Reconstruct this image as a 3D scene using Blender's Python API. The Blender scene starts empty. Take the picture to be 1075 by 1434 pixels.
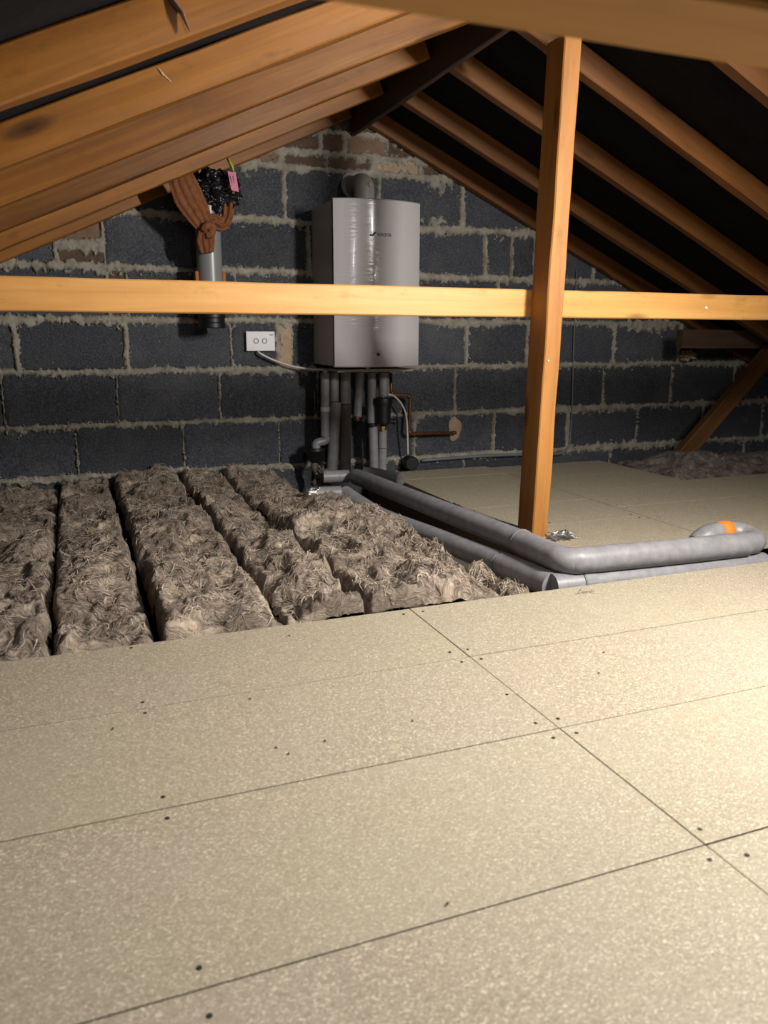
import bpy, bmesh, math, random
import numpy as np
from mathutils import Vector, Matrix, noise as mn

random.seed(7); np.random.seed(7)
SC = bpy.context.scene
COL = SC.collection

# ------------------------------------------------------------------ camera
CAM = Vector((0, 0, .65))
F_PX, PITCH, ROLL, YAW = 1116.5, math.radians(12.55), math.radians(.1), math.radians(21.36)
_h = Vector((math.sin(YAW), math.cos(YAW), 0)); _u = Vector((0, 0, 1)); _r = _h.cross(_u)
FW = _h * math.cos(PITCH) - _u * math.sin(PITCH)
_u1 = _h * math.sin(PITCH) + _u * math.cos(PITCH)
RT = _r * math.cos(ROLL) + _u1 * math.sin(ROLL)
UP = -_r * math.sin(ROLL) + _u1 * math.cos(ROLL)
cd = bpy.data.cameras.new('camera'); cam = bpy.data.objects.new('camera', cd); COL.objects.link(cam)
cd.sensor_fit = 'VERTICAL'; cd.sensor_height = 36; cd.lens = F_PX * 36 / 1434
cd.clip_start = .02
cam.matrix_world = Matrix(((RT.x, UP.x, -FW.x, CAM.x), (RT.y, UP.y, -FW.y, CAM.y), (RT.z, UP.z, -FW.z, CAM.z), (0, 0, 0, 1)))
cd.dof.use_dof = True; cd.dof.focus_distance = 2.7; cd.dof.aperture_fstop = cd.lens / 4.8
SC.camera = cam

def at(px, py, ax, val):
    """point of a world plane (axis = value) seen at a pixel of the 1075x1434 photograph"""
    d = RT * ((px - 537.5) / F_PX) - UP * ((py - 717) / F_PX) + FW
    t = (val - CAM[ax]) / d[ax]
    return CAM + d * t

# ------------------------------------------------------------------ world, lamp, exposure
w = bpy.data.worlds.new('World'); SC.world = w; w.use_nodes = True
w.node_tree.nodes['Background'].inputs[0].default_value = (.5, .55, .7, 1)
w.node_tree.nodes['Background'].inputs[1].default_value = .02
SC.view_settings.view_transform = 'Standard'; SC.view_settings.look = 'None'
SC.view_settings.gamma = 1; SC.view_settings.use_curve_mapping = False
SC.view_settings.exposure = 0.1
def area(name, loc, d, sx, sy, watts, col, roll=None):
    l = bpy.data.lights.new(name, 'AREA'); l.shape = 'RECTANGLE'; l.size = sx; l.size_y = sy
    l.energy = watts; l.color = col
    o = bpy.data.objects.new(name, l); COL.objects.link(o); o.location = loc
    o.rotation_euler = Vector(d).to_track_quat('-Z', 'Y').to_euler(); return o
LAMP = Vector((1.72, .74, 1.29))
LAMP2 = Vector((.49, .74, 1.265))
area('batten_light', LAMP - Vector((.41, 0, .91)) * .035, (-.64, .52, -.58), .04, .46, 64, (1.0, .94, .86))
area('second_batten_light', LAMP2 + Vector((.015, .01, -.035)), (.35, .45, -.80), .02, .28, 5, (.97, .96, 1.0))

# ------------------------------------------------------------------ helpers
def new_mesh_obj(name, V, Fc, mat, parent=None, smooth=False, origin=None):
    me = bpy.data.meshes.new(name)
    o0 = Vector(origin) if origin is not None else Vector((0, 0, 0))
    if parent is not None and origin is None: o0 = ORG.get(parent.name, Vector((0, 0, 0)))
    arr = np.array([tuple(v) for v in V], dtype=np.float64) - np.array(o0)
    me.from_pydata(arr.tolist(), [], Fc); me.update()
    if smooth: me.polygons.foreach_set('use_smooth', [True] * len(me.polygons))
    ob = bpy.data.objects.new(name, me); COL.objects.link(ob)
    if mat: me.materials.append(mat)
    if parent is not None:
        ob.parent = parent
        if origin is not None: ob.location = o0 - ORG.get(parent.name, Vector((0, 0, 0)))
    elif origin is not None: ob.location = o0
    ORG[ob.name] = o0
    return ob
ORG = {}
class MB:
    def __init__(s): s.V = []; s.F = []
    def add(s, V, F):
        b = len(s.V); s.V += [Vector(v) for v in V]; s.F += [tuple(b + i for i in f) for f in F]; return s
    def box(s, lo, hi, bev=0.0):
        if bev <= 0:
            x0, y0, z0 = lo; x1, y1, z1 = hi
            V = [(x, y, z) for z in (z0, z1) for y in (y0, y1) for x in (x0, x1)]
            return s.add(V, [(0, 2, 3, 1), (4, 5, 7, 6), (0, 1, 5, 4), (2, 6, 7, 3), (0, 4, 6, 2), (1, 3, 7, 5)])
        bm = bmesh.new(); bmesh.ops.create_cube(bm, size=1)
        for v in bm.verts:
            v.co = Vector([(lo[i] + hi[i]) / 2 + v.co[i] * (hi[i] - lo[i]) for i in range(3)])
        bmesh.ops.bevel(bm, geom=bm.edges[:], offset=bev, segments=2, affect='EDGES', profile=.6)
        bm.verts.index_update(); s.add([v.co.copy() for v in bm.verts], [[v.index for v in f.verts] for f in bm.faces]); bm.free(); return s
    def tube(s, pts, r, seg=12, cap=True, smooth_n=0):
        pts = [Vector(p) for p in pts]
        rs = list(r) if isinstance(r, (list, tuple)) else [r] * len(pts)
        if smooth_n:
            P2 = []; R2 = []
            n = len(pts)
            for i in range(n - 1):
                p0 = pts[max(i - 1, 0)]; p1 = pts[i]; p2 = pts[i + 1]; p3 = pts[min(i + 2, n - 1)]
                for k in range(smooth_n):
                    t = k / smooth_n
                    P2.append(.5 * ((2 * p1) + (p2 - p0) * t + (2 * p0 - 5 * p1 + 4 * p2 - p3) * t * t + (3 * p1 - p0 - 3 * p2 + p3) * t ** 3))
                    R2.append(rs[i] * (1 - t) + rs[i + 1] * t)
            P2.append(pts[-1]); R2.append(rs[-1]); pts = P2; rs = R2
        n = len(pts); T = []
        for i in range(n):
            T.append((pts[min(i + 1, n - 1)] - pts[max(i - 1, 0)]).normalized())
        a = Vector((0, 0, 1)) if abs(T[0].z) < .9 else Vector((1, 0, 0))
        N = (a - T[0] * a.dot(T[0])).normalized(); V = []
        for i in range(n):
            N = (N - T[i] * N.dot(T[i])).normalized(); B = T[i].cross(N)
            for k in range(seg):
                an = 2 * math.pi * k / seg; V.append(pts[i] + (N * math.cos(an) + B * math.sin(an)) * rs[i])
        F = [(i * seg + k, i * seg + (k + 1) % seg, (i + 1) * seg + (k + 1) % seg, (i + 1) * seg + k) for i in range(n - 1) for k in range(seg)]
        if cap: F += [tuple(range(seg))[::-1], tuple((n - 1) * seg + k for k in range(seg))]
        return s.add(V, F)
    def lathe(s, base, axis, prof, seg=24):
        base = Vector(base); axis = Vector(axis).normalized()
        return s.tube([base + axis * h for h, _ in prof], [max(r, 1e-4) for _, r in prof], seg)
    def build(s, name, mat, parent=None, smooth=False, origin=None):
        return new_mesh_obj(name, s.V, s.F, mat, parent, smooth, origin)
def empty(name, loc, label, cat, group=None):
    o = bpy.data.objects.new(name, None); COL.objects.link(o); o.location = loc; o.empty_display_size = .05
    ORG[o.name] = Vector(loc); tag(o, label, cat, group); return o
def tag(o, label=None, cat=None, group=None, kind=None):
    if label: o['label'] = label
    if cat: o['category'] = cat
    if group: o['group'] = group
    if kind: o['kind'] = kind
    return o
def auto_smooth(o, ang=35):
    me = o.data
    me.polygons.foreach_set('use_smooth', [True] * len(me.polygons))
    me.set_sharp_from_angle(angle=math.radians(ang)); return o

# numpy value noise ---------------------------------------------------
_perm = np.random.rand(256, 256)
def vnoise(x, y):
    xi = np.floor(x).astype(int); yi = np.floor(y).astype(int); fx = x - xi; fy = y - yi
    fx = fx * fx * (3 - 2 * fx); fy = fy * fy * (3 - 2 * fy)
    g = lambda a, b: _perm[a & 255, b & 255]
    return (g(xi, yi) * (1 - fx) + g(xi + 1, yi) * fx) * (1 - fy) + (g(xi, yi + 1) * (1 - fx) + g(xi + 1, yi + 1) * fx) * fy
def fbm(x, y, o=4):
    a = 0; amp = .5; t = 0
    for i in range(o):
        a = a + amp * vnoise(x + 17.3 * i, y + 9.1 * i); t += amp; amp *= .5; x = x * 2.03; y = y * 2.03
    return a / t

# ------------------------------------------------------------------ materials
class NT:
    def __init__(s, name):
        s.m = bpy.data.materials.new(name); s.m.use_nodes = True; s.t = s.m.node_tree; s.n = s.t.nodes; s.l = s.t.links
        s.p = s.n['Principled BSDF']
    def node(s, ty, **kw):
        n = s.n.new(ty)
        for k, v in kw.items():
            if k.startswith('_'): setattr(n, k[1:], v)
            else: n.inputs[k.replace('__', ' ')].default_value = v
        return n
    def link(s, a, b): s.l.new(a, b)
    def coord(s, kind='Object', scale=(1, 1, 1), rand=False):
        c = s.node('ShaderNodeTexCoord'); mp = s.node('ShaderNodeMapping'); mp.inputs['Scale'].default_value = scale
        if rand:
            oi = s.node('ShaderNodeObjectInfo'); mul = s.node('ShaderNodeMath', _operation='MULTIPLY'); mul.inputs[1].default_value = 37.0
            s.link(oi.outputs['Random'], mul.inputs[0])
            ad = s.node('ShaderNodeVectorMath', _operation='ADD'); s.link(c.outputs[kind], ad.inputs[0])
            cb = s.node('ShaderNodeCombineXYZ'); s.link(mul.outputs[0], cb.inputs[0]); s.link(mul.outputs[0], cb.inputs[1])
            s.link(cb.outputs[0], ad.inputs[1]); s.link(ad.outputs[0], mp.inputs[0])
        else: s.link(c.outputs[kind], mp.inputs[0])
        return mp.outputs[0]
    def noise(s, vec, scale, detail=4, rough=.55, dist=0):
        n = s.node('ShaderNodeTexNoise'); n.inputs['Scale'].default_value = scale; n.inputs['Detail'].default_value = detail
        n.inputs['Roughness'].default_value = rough; n.inputs['Distortion'].default_value = dist; s.link(vec, n.inputs['Vector']); return n.outputs['Fac']
    def ramp(s, fac, stops):
        r = s.node('ShaderNodeValToRGB'); e = r.color_ramp.elements
        while len(e) < len(stops): e.new(.5)
        for i, (p, c) in enumerate(stops):
            e[i].position = p; e[i].color = (*c, 1) if not isinstance(c, (int, float)) else (c, c, c, 1)
        s.link(fac, r.inputs[0]); return r.outputs[0]
    def mix(s, fac, a, b, mode='MIX'):
        m = s.node('ShaderNodeMix', _data_type='RGBA', _blend_type=mode)
        for sock, v in ((m.inputs[0], fac), (m.inputs[6], a), (m.inputs[7], b)):
            if isinstance(v, (int, float)): sock.default_value = v
            elif isinstance(v, tuple): sock.default_value = (*v, 1)
            else: s.link(v, sock)
        return m.outputs[2]
    def col(s, c):
        if isinstance(c, tuple): s.p.inputs['Base Color'].default_value = (*c, 1)
        else: s.link(c, s.p.inputs['Base Color'])
    def bump(s, h, dist, strength=1):
        b = s.node('ShaderNodeBump'); b.inputs['Distance'].default_value = dist; b.inputs['Strength'].default_value = strength
        s.link(h, b.inputs['Height']); s.link(b.outputs[0], s.p.inputs['Normal'])
    def set(s, **kw):
        for k, v in kw.items(): s.p.inputs[k.replace('__', ' ')].default_value = v
        return s.m

def m_timber(name, dark, mid, light, rough=.55, rand=.25):
    N = NT(name)
    v = N.coord('Object', (1.6, 34, 34), True); v2 = N.coord('Object', (.9, 5, 5), True); v3 = N.coord('Object', (2.5, 9, 9), True)
    g = N.noise(v, 1.0, 5, .6, .6); b = N.noise(v2, 1.3, 3, .5)
    c = N.ramp(g, [(.28, dark), (.5, mid), (.74, light)])
    c = N.mix(N.ramp(b, [(.35, .55), (.65, 1.15)]), c, c) if False else N.mix(.55, c, N.ramp(b, [(.3, dark), (.5, mid), (.72, light)]))
    vo = N.node('ShaderNodeTexVoronoi', Scale=1.0); N.link(v3, vo.inputs['Vector'])
    kn = N.ramp(vo.outputs['Distance'], [(.0, 1), (.1, .6), (.17, 0)])
    c = N.mix(kn, c, tuple(q * .35 for q in dark))
    # dirty scuffs
    v4 = N.coord('Object', (4, 10, 10), True); sc = N.ramp(N.noise(v4, 2.2, 6, .7), [(.57, 0), (.72, .6)])
    c = N.mix(sc, c, tuple(q * .55 for q in mid))
    oi = N.node('ShaderNodeObjectInfo'); hs = N.node('ShaderNodeHueSaturation')
    mr = N.node('ShaderNodeMapRange'); mr.inputs[3].default_value = 1 - rand; mr.inputs[4].default_value = 1 + rand * .6
    N.link(oi.outputs['Random'], mr.inputs[0]); N.link(mr.outputs[0], hs.inputs['Value']); N.link(c, hs.inputs['Color'])
    N.col(hs.outputs[0]); N.bump(g, .0012, .6); return N.set(Roughness=rough)
M = {}
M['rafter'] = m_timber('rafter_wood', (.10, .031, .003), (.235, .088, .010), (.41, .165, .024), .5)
M['rafterR'] = m_timber('rafter_wood_dimmed', (.065, .021, .004), (.15, .056, .011), (.26, .105, .023), .55)  # rafter wood darkened for the right slope, weaker light there put into the colour
M['pale'] = m_timber('planed_wood', (.44, .195, .045), (.62, .31, .085), (.74, .42, .145), .5, .06)
M['postwood'] = m_timber('sawn_post_wood', (.20, .075, .012), (.37, .15, .028), (.50, .235, .055), .55, .04)
M['dark'] = m_timber('old_dark_wood', (.05, .028, .018), (.10, .055, .035), (.16, .09, .055), .7)
M['strut'] = m_timber('brown_strut_wood', (.06, .025, .007), (.13, .056, .016), (.20, .09, .03), .6, .05)
M['ridge'] = m_timber('ridge_wood', (.03, .016, .01), (.06, .03, .018), (.10, .05, .03), .7)
M['collar'] = m_timber('collar_wood', (.40, .175, .038), (.58, .28, .065), (.70, .39, .115), .6, .1)

def m_chip():
    N = NT('chipboard')
    v = N.coord('Object', (1, 1, 1), True)
    vo = N.node('ShaderNodeTexVoronoi', Scale=1.0); mp = N.coord('Object', (400, 560, 400), True)
    nz = N.node('ShaderNodeTexNoise'); nz.inputs['Scale'].default_value = 60; N.link(v, nz.inputs['Vector'])
    ad = N.node('ShaderNodeVectorMath', _operation='MULTIPLY_ADD'); N.link(nz.outputs['Color'], ad.inputs[0]); ad.inputs[1].default_value = (6, 6, 6); N.link(mp, ad.inputs[2])
    N.link(ad.outputs[0], vo.inputs['Vector'])
    cell = N.node('ShaderNodeSeparateColor'); N.link(vo.outputs['Color'], cell.inputs[0])
    c = N.ramp(cell.outputs[0], [(.0, (.25, .205, .145)), (.3, (.36, .305, .225)), (.8, (.43, .375, .28)), (.93, (.66, .60, .43)), (1, (.80, .76, .60))])
    fine = N.noise(v, 420, 2, .6); c = N.mix(N.ramp(fine, [(.35, .35), (.6, 0)]), c, (.22, .185, .14))
    big = N.noise(v, 3.0, 5, .6); c = N.mix(N.ramp(big, [(.35, 0), (.7, .35)]), c, (.42, .36, .31))
    st = N.coord('Object', (9, 1.6, 1), True); s_ = N.noise(st, 2.6, 6, .75, .6); c = N.mix(N.ramp(s_, [(.60, 0), (.74, .3)]), c, (.22, .19, .17))
    gr = N.noise(v, 1.2, 3); c = N.mix(N.ramp(gr, [(.4, 0), (.7, .3)]), c, (.40, .38, .24))
    N.col(c); N.bump(cell.outputs[1], .0004, .5); return N.set(Roughness=.62)
M['chip'] = m_chip()
N = NT('board_edge'); v = N.coord('Object', (1, 1, 1)); N.col(N.ramp(N.noise(v, 90, 3), [(.3, (.10, .08, .05)), (.7, (.3, .24, .16))])); M['chipedge'] = N.set(Roughness=.9)

def m_block():
    N = NT('dark_concrete_block'); v = N.coord('Object', (1, 1, 1), True)
    a = N.noise(v, 120, 4, .75); b = N.noise(v, 7, 5, .6); ag = N.node('ShaderNodeTexVoronoi', Scale=150.0); N.link(v, ag.inputs['Vector'])
    c = N.ramp(a, [(.3, (.020, .023, .030)), (.5, (.050, .056, .072)), (.72, (.118, .128, .150))])
    c = N.mix(N.ramp(b, [(.45, 0), (.75, .45)]), c, (.12, .117, .115))
    sp = N.ramp(N.noise(v, 32, 5, .7), [(.66, 0), (.72, .55)]); c = N.mix(sp, c, (.30, .27, .21))
    oi = N.node('ShaderNodeObjectInfo'); hs = N.node('ShaderNodeHueSaturation'); mr = N.node('ShaderNodeMapRange'); mr.inputs[3].default_value = .8; mr.inputs[4].default_value = 1.25
    N.link(oi.outputs['Random'], mr.inputs[0]); N.link(mr.outputs[0], hs.inputs['Value']); N.link(c, hs.inputs['Color'])
    N.col(hs.outputs[0]); h = N.mix(.5, a, ag.outputs['Distance']); N.bump(h, .006, .9); return N.set(Roughness=.95)
M['block'] = m_block()
N = NT('mortar'); v = N.coord('Object', (1, 1, 1)); c = N.ramp(N.noise(v, 14, 6, .7), [(.3, (.20, .185, .155)), (.5, (.37, .345, .29)), (.7, (.50, .475, .41))])
N.col(c); N.bump(N.noise(v, 140, 5, .75), .006, 1); M['mortar'] = N.set(Roughness=.95)
def m_brick(name, c0, c1):
    N = NT(name); v = N.coord('Object', (1, 1, 1), True); a = N.noise(v, 25, 6, .7)
    N.col(N.ramp(a, [(.3, c0), (.7, c1)])); N.bump(N.noise(v, 120, 4, .7), .004, 1); return N.set(Roughness=.9)
M['brick'] = m_brick('brown_brick', (.07, .045, .033), (.14, .09, .06))
M['tanbrick'] = m_brick('tan_brick', (.16, .10, .07), (.27, .18, .12))
M['patch'] = m_brick('mortar_patch', (.34, .25, .17), (.50, .39, .28))
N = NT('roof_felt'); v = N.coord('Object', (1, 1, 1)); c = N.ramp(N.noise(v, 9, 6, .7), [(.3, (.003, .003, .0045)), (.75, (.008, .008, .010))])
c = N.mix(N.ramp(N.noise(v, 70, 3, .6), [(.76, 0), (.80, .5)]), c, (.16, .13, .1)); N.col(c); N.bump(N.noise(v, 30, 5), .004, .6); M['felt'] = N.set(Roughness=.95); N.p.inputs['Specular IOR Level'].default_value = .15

def m_wool():
    N = NT('mineral_wool'); v = N.coord('Object', (1, 1, 1))
    # warp coordinates so the streaks swirl
    w1 = N.node('ShaderNodeTexNoise'); w1.inputs['Scale'].default_value = 9; w1.inputs['Detail'].default_value = 2; N.link(v, w1.inputs['Vector'])
    sc = N.node('ShaderNodeVectorMath', _operation='MULTIPLY_ADD'); N.link(w1.outputs['Color'], sc.inputs[0]); sc.inputs[1].default_value = (.22, .22, .22); N.link(v, sc.inputs[2])
    mp = N.node('ShaderNodeMapping'); mp.inputs['Scale'].default_value = (22, 130, 60); mp.inputs['Rotation'].default_value = (0, 0, .3); N.link(sc.outputs[0], mp.inputs[0])
    f1 = N.noise(mp.outputs[0], 1.0, 5, .6, .4)
    a = N.noise(sc.outputs[0], 11, 3, .55); b = N.noise(v, 5, 3, .5, .4)
    c = N.ramp(f1, [(.30, (.10, .075, .060)), (.46, (.24, .19, .15)), (.60, (.40, .33, .27)), (.74, (.68, .60, .50))])
    c = N.mix(N.ramp(a, [(.50, 0), (.66, .75)]), c, (.56, .46, .35)); c = N.mix(N.ramp(b, [(.40, .6), (.58, 0)]), c, (.11, .085, .068))
    N.col(c); N.bump(f1, .010, 1); return N.set(Roughness=1.0)
M['wool'] = m_wool()
def m_fib(name, a, b):
    N = NT(name); v = N.coord('Object', (1, 1, 1)); N.col(N.ramp(N.noise(v, 16, 4, .6), [(.32, a), (.68, b)])); return N.set(Roughness=1.0)
M['wooldust'] = m_fib('dusty_mineral_wool', (.09, .075, .065), (.24, .20, .18))
M['fib'] = m_fib('wool_fibre', (.15, .11, .08), (.58, .49, .39))
M['fibd'] = m_fib('wool_fibre_dusty', (.10, .08, .07), (.30, .25, .22))
def plain(name, c, rough=.5, metal=0., nz=0, c2=None, bump=0, bs=60, coat=0):
    N = NT(name)
    if c2: N.col(N.ramp(N.noise(N.coord('Object', (1, 1, 1)), nz or 20, 5, .6), [(.35, c), (.7, c2)]))
    else: N.col(c)
    if bump: N.bump(N.noise(N.coord('Object', (1, 1, 1)), bs, 4), bump, .7)
    N.set(Roughness=rough, Metallic=metal); N.p.inputs['Coat Weight'].default_value = coat; return N.m
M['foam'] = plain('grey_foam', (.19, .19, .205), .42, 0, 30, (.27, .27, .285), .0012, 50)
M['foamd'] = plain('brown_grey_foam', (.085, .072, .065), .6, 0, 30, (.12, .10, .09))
M['tape'] = plain('pale_tape', (.5, .5, .5), .35)
M['foil'] = plain('foil', (.75, .75, .75), .22, 1, 0, None, .02, 70)
M['black'] = plain('black_plastic', (.006, .006, .007), .45)
M['bag'] = plain('bin_bag', (.008, .008, .010), .16, 0, 0, None, .01, 60)
M['copper'] = plain('tarnished_copper', (.30, .13, .06), .45, .8, 40, (.16, .09, .05))
M['brass'] = plain('brass', (.5, .33, .12), .35, 1)
M['white'] = plain('white_plastic', (.72, .71, .76), .35)
M['cable'] = plain('white_cable', (.62, .60, .57), .45)
M['greycable'] = plain('grey_conduit', (.15, .16, .18), .5)
M['pvc'] = plain('grey_pvc', (.22, .23, .24), .32)
M['orange'] = plain('orange_foam', (.80, .20, .02), .7)
M['orangedull'] = plain('dull_orange', (.40, .12, .03), .7)
M['cloth'] = plain('rust_cloth', (.16, .055, .02), .9, 0, 50, (.27, .10, .035), .004, 150)
M['pink'] = plain('pink_card', (.62, .22, .34), .7)
M['yellow'] = plain('yellow_ribbon', (.50, .48, .06), .6)
N = NT('white_enamel'); N.col((.50, .485, .50)); N.bump(N.noise(N.coord('Object', (14, 14, 120)), 1.0, 2, .5), .0009, 1); N.p.inputs['Coat Weight'].default_value = .2; M['enamel'] = N.set(Roughness=.17)
M['side'] = plain('boiler_casing', (.40, .37, .36), .4)
M['ink'] = plain('dark_print', (.03, .02, .02), .5)
M['bracket'] = plain('bracket_paint', (.36, .33, .29), .5)
M['flue'] = plain('flue_plastic', (.36, .34, .30), .45)
M['hole'] = plain('screw_hole', (.02, .015, .01), .6)
M['plaster'] = plain('grey_plasterboard', (.08, .07, .06), .95, 0, 5, (.14, .12, .10))
M['greywall'] = plain('old_wall', (.07, .07, .08), .95, 0, 5, (.13, .12, .12))
M['chrome'] = plain('chrome', (.7, .7, .7), .2, 1)

# ------------------------------------------------------------------ structure
def zl(x): return 1.02 + .45 * x            # underside of left rafters
def zr(x): return 2.17 - .455 * x           # underside of right rafters
RX = (2.17 - 1.02) / .905
YB, YF = 3.65, -2.2
FELT = .088
def roof():
    V = []; F = []
    ys = np.arange(YF, YB + .02, .04); ny = len(ys)
    def slope(fn, x0, x1, n):
        b = len(V)
        for i in range(n + 1):
            x = x0 + (x1 - x0) * i / n
            for y in ys:
                ph = ((y - 1.05 + .0225) / .44) % 1.0
                sag = -.018 * math.sin(math.pi * ph) + .006 * (mn.noise(Vector((x * 4, y * 4, 2))))
                V.append((x, y, fn(x) + FELT + sag + .002))
        for i in range(n):
            for j in range(ny - 1):
                a = b + i * ny + j; F.append((a, a + 1, a + ny + 1, a + ny))
    slope(zl, -2.6, RX, 40); slope(zr, RX, 5.1, 40)
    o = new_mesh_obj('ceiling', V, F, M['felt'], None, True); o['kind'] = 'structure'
roof()
floor = MB().box((-2.7, YF, -.19), (5.2, YB + .1, -.15)).build('floor', M['plaster']); tag(floor, kind='structure')
wf = MB().add([(-2.7, YF, -.19), (5.2, YF, -.19), (5.2, YF, -.1), (RX, YF, zl(RX) + .1), (-2.7, YF, -.1),
               (-2.7, YF - .1, -.19), (5.2, YF - .1, -.19), (5.2, YF - .1, -.1), (RX, YF - .1, zl(RX) + .1), (-2.7, YF - .1, -.1)],
              [(0, 1, 2, 3, 4), (9, 8, 7, 6, 5), (0, 5, 6, 1), (1, 6, 7, 2), (2, 7, 8, 3), (3, 8, 9, 4), (4, 9, 5, 0)]).build('wall_front', M['greywall']); tag(wf, kind='structure')
wb = MB().add([(-2.7, YB + .03, -.19), (5.2, YB + .03, -.19), (5.2, YB + .03, -.1), (RX, YB + .03, zl(RX) + .1), (-2.7, YB + .03, -.1),
               (-2.7, YB + .12, -.19), (5.2, YB + .12, -.19), (5.2, YB + .12, -.1), (RX, YB + .12, zl(RX) + .1), (-2.7, YB + .12, -.1)],
              [(0, 1, 2, 3, 4), (9, 8, 7, 6, 5), (0, 5, 6, 1), (1, 6, 7, 2), (2, 7, 8, 3), (3, 8, 9, 4), (4, 9, 5, 0)]).build('wall_back', M['mortar']); tag(wb, kind='structure')

# blocks -------------------------------------------------------------
Z = [-.18, .045, .265, .495, .712, .925, 1.145, 1.37]
def run(j, x0=-2.6, x1=5.1):
    j = sorted(j)
    while j[0] > x0: j.insert(0, j[0] - .45)
    while j[-1] < x1: j.append(j[-1] + .45)
    return j
JR = [run([-.19, .25, .71, 1.1, 1.5, 1.87, 2.32, 2.78, 3.3, 3.75]),
      run([.01, .46, .90, 1.14, 1.59, 2.04, 2.49, 2.95, 3.41, 3.87]),
      run([-.26, .19, .63, 1.09, 1.45, 1.81, 2.26, 2.71, 3.17, 3.62]),
      run([-.19, .24, .69, .90, .97, 1.42, 1.87, 2.22, 2.76, 3.20]),
      run([-.27, .18, .26, .72, 1.16, 1.60, 2.04, 2.42, 2.85]),
      run([-.27, -.01, .18, .61, 1.06, 1.50, 1.96, 2.11, 2.24, 2.6]),
      run([.50, .95, 1.40, 1.83, 2.2])]
rects = []      # (x0,x1,z0,z1,kind)
for r in range(7):
    js = JR[r]
    for a, b in zip(js[:-1], js[1:]):
        k = 'block'
        if r == 3 and abs(a - .90) < .01: k = 'patch'
        if r == 4 and abs(a - .18) < .01: k = 'brick'
        if r == 5 and abs(a + .01) < .01:
            rects.append((a, b, Z[5], 1.005, 'brick')); rects.append((a + .02, b, 1.02, Z[6], 'tanbrick')); continue
        rects.append((a, b, Z[r], Z[r + 1], k))
for a, b, k in ((.66, .94, 'tanbrick'), (.94, 1.15, 'brick'), (1.15, 1.37, 'brick'), (1.37, 1.60, 'patch'), (1.60, 1.8, 'brick')):
    rects.append((a, b, 1.37, 1.44, k))
for a, b, k in ((.95, 1.12, 'brick'), (1.12, 1.23, 'brick'), (1.24, 1.44, 'tanbrick'), (1.44, 1.6, 'brick')):
    rects.append((a, b, 1.44, 1.53, k))
rects.append((1.1, 1.27, 1.53, 1.68, 'brick')); rects.append((1.27, 1.45, 1.53, 1.68, 'brick'))
def clip(poly, n, d):       # keep n.p <= d
    out = []
    for i in range(len(poly)):
        p, q = poly[i], poly[(i + 1) % len(poly)]
        a = n[0] * p[0] + n[1] * p[1] - d; b = n[0] * q[0] + n[1] * q[1] - d
        if a <= 0: out.append(p)
        if (a < 0 < b) or (b < 0 < a):
            t = a / (a - b); out.append((p[0] + (q[0] - p[0]) * t, p[1] + (q[1] - p[1]) * t))
    return out
GAP = .006
for (x0, x1, z0, z1, k) in rects:
    a, b, c, d = x0 + .003, x1 - .003, z0 + GAP, z1 - GAP
    rn = lambda s=.004: random.uniform(-s, s)
    poly = []
    nx = max(2, int((b - a) / .055)); nz = max(2, int((d - c) / .055))
    for i in range(nx): poly.append((a + (b - a) * i / nx + rn(), c + rn()))
    for i in range(nz): poly.append((b + rn(), c + (d - c) * i / nz + rn()))
    for i in range(nx): poly.append((b - (b - a) * i / nx + rn(), d + rn()))
    for i in range(nz): poly.append((a + rn(), d - (d - c) * i / nz + rn()))
    if k == 'patch': poly = [(x + rn(.008), z + rn(.012)) for x, z in poly]
    poly = clip(poly, (-.45, 1), 1.02 + FELT - .02); poly = clip(poly, (.455, 1), 2.17 + FELT - .02)
    if len(poly) < 3: continue
    cx = sum(p[0] for p in poly) / len(poly); cz = sum(p[1] for p in poly) / len(poly)
    ar = abs(sum(poly[i][0] * poly[(i + 1) % len(poly)][1] - poly[(i + 1) % len(poly)][0] * poly[i][1] for i in range(len(poly)))) / 2
    if ar < .001: continue
    yf = YB + random.uniform(-.004, .003)
    n = len(poly); V = []
    tl = (random.uniform(-.006, .006), random.uniform(-.008, .008))
    for dep, ins in ((.03, 0), (.006, 0), (.0, .012)):
        for (x, z) in poly:
            dx, dz = cx - x, cz - z; L = math.hypot(dx, dz) or 1
            xx = x + dx / L * ins; zz = z + dz / L * ins
            V.append((xx, (YB + .03) if dep == .03 else yf + dep + tl[0] * (xx - cx) + tl[1] * (zz - cz), zz))
    F = [(i, (i + 1) % n, n + (i + 1) % n, n + i) for i in range(n)] + [(n + i, n + (i + 1) % n, 2 * n + (i + 1) % n, 2 * n + i) for i in range(n)]
    F.append(tuple(2 * n + i for i in range(n)))
    mat = {'block': 'block', 'brick': 'brick', 'tanbrick': 'tanbrick', 'patch': 'patch'}[k]
    new_mesh_obj('block' if k == 'block' else ('brick' if 'brick' in k else 'tile_patch' if False else 'brick'), V, F, M[mat], wb, False, (cx, YB, cz))

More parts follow.
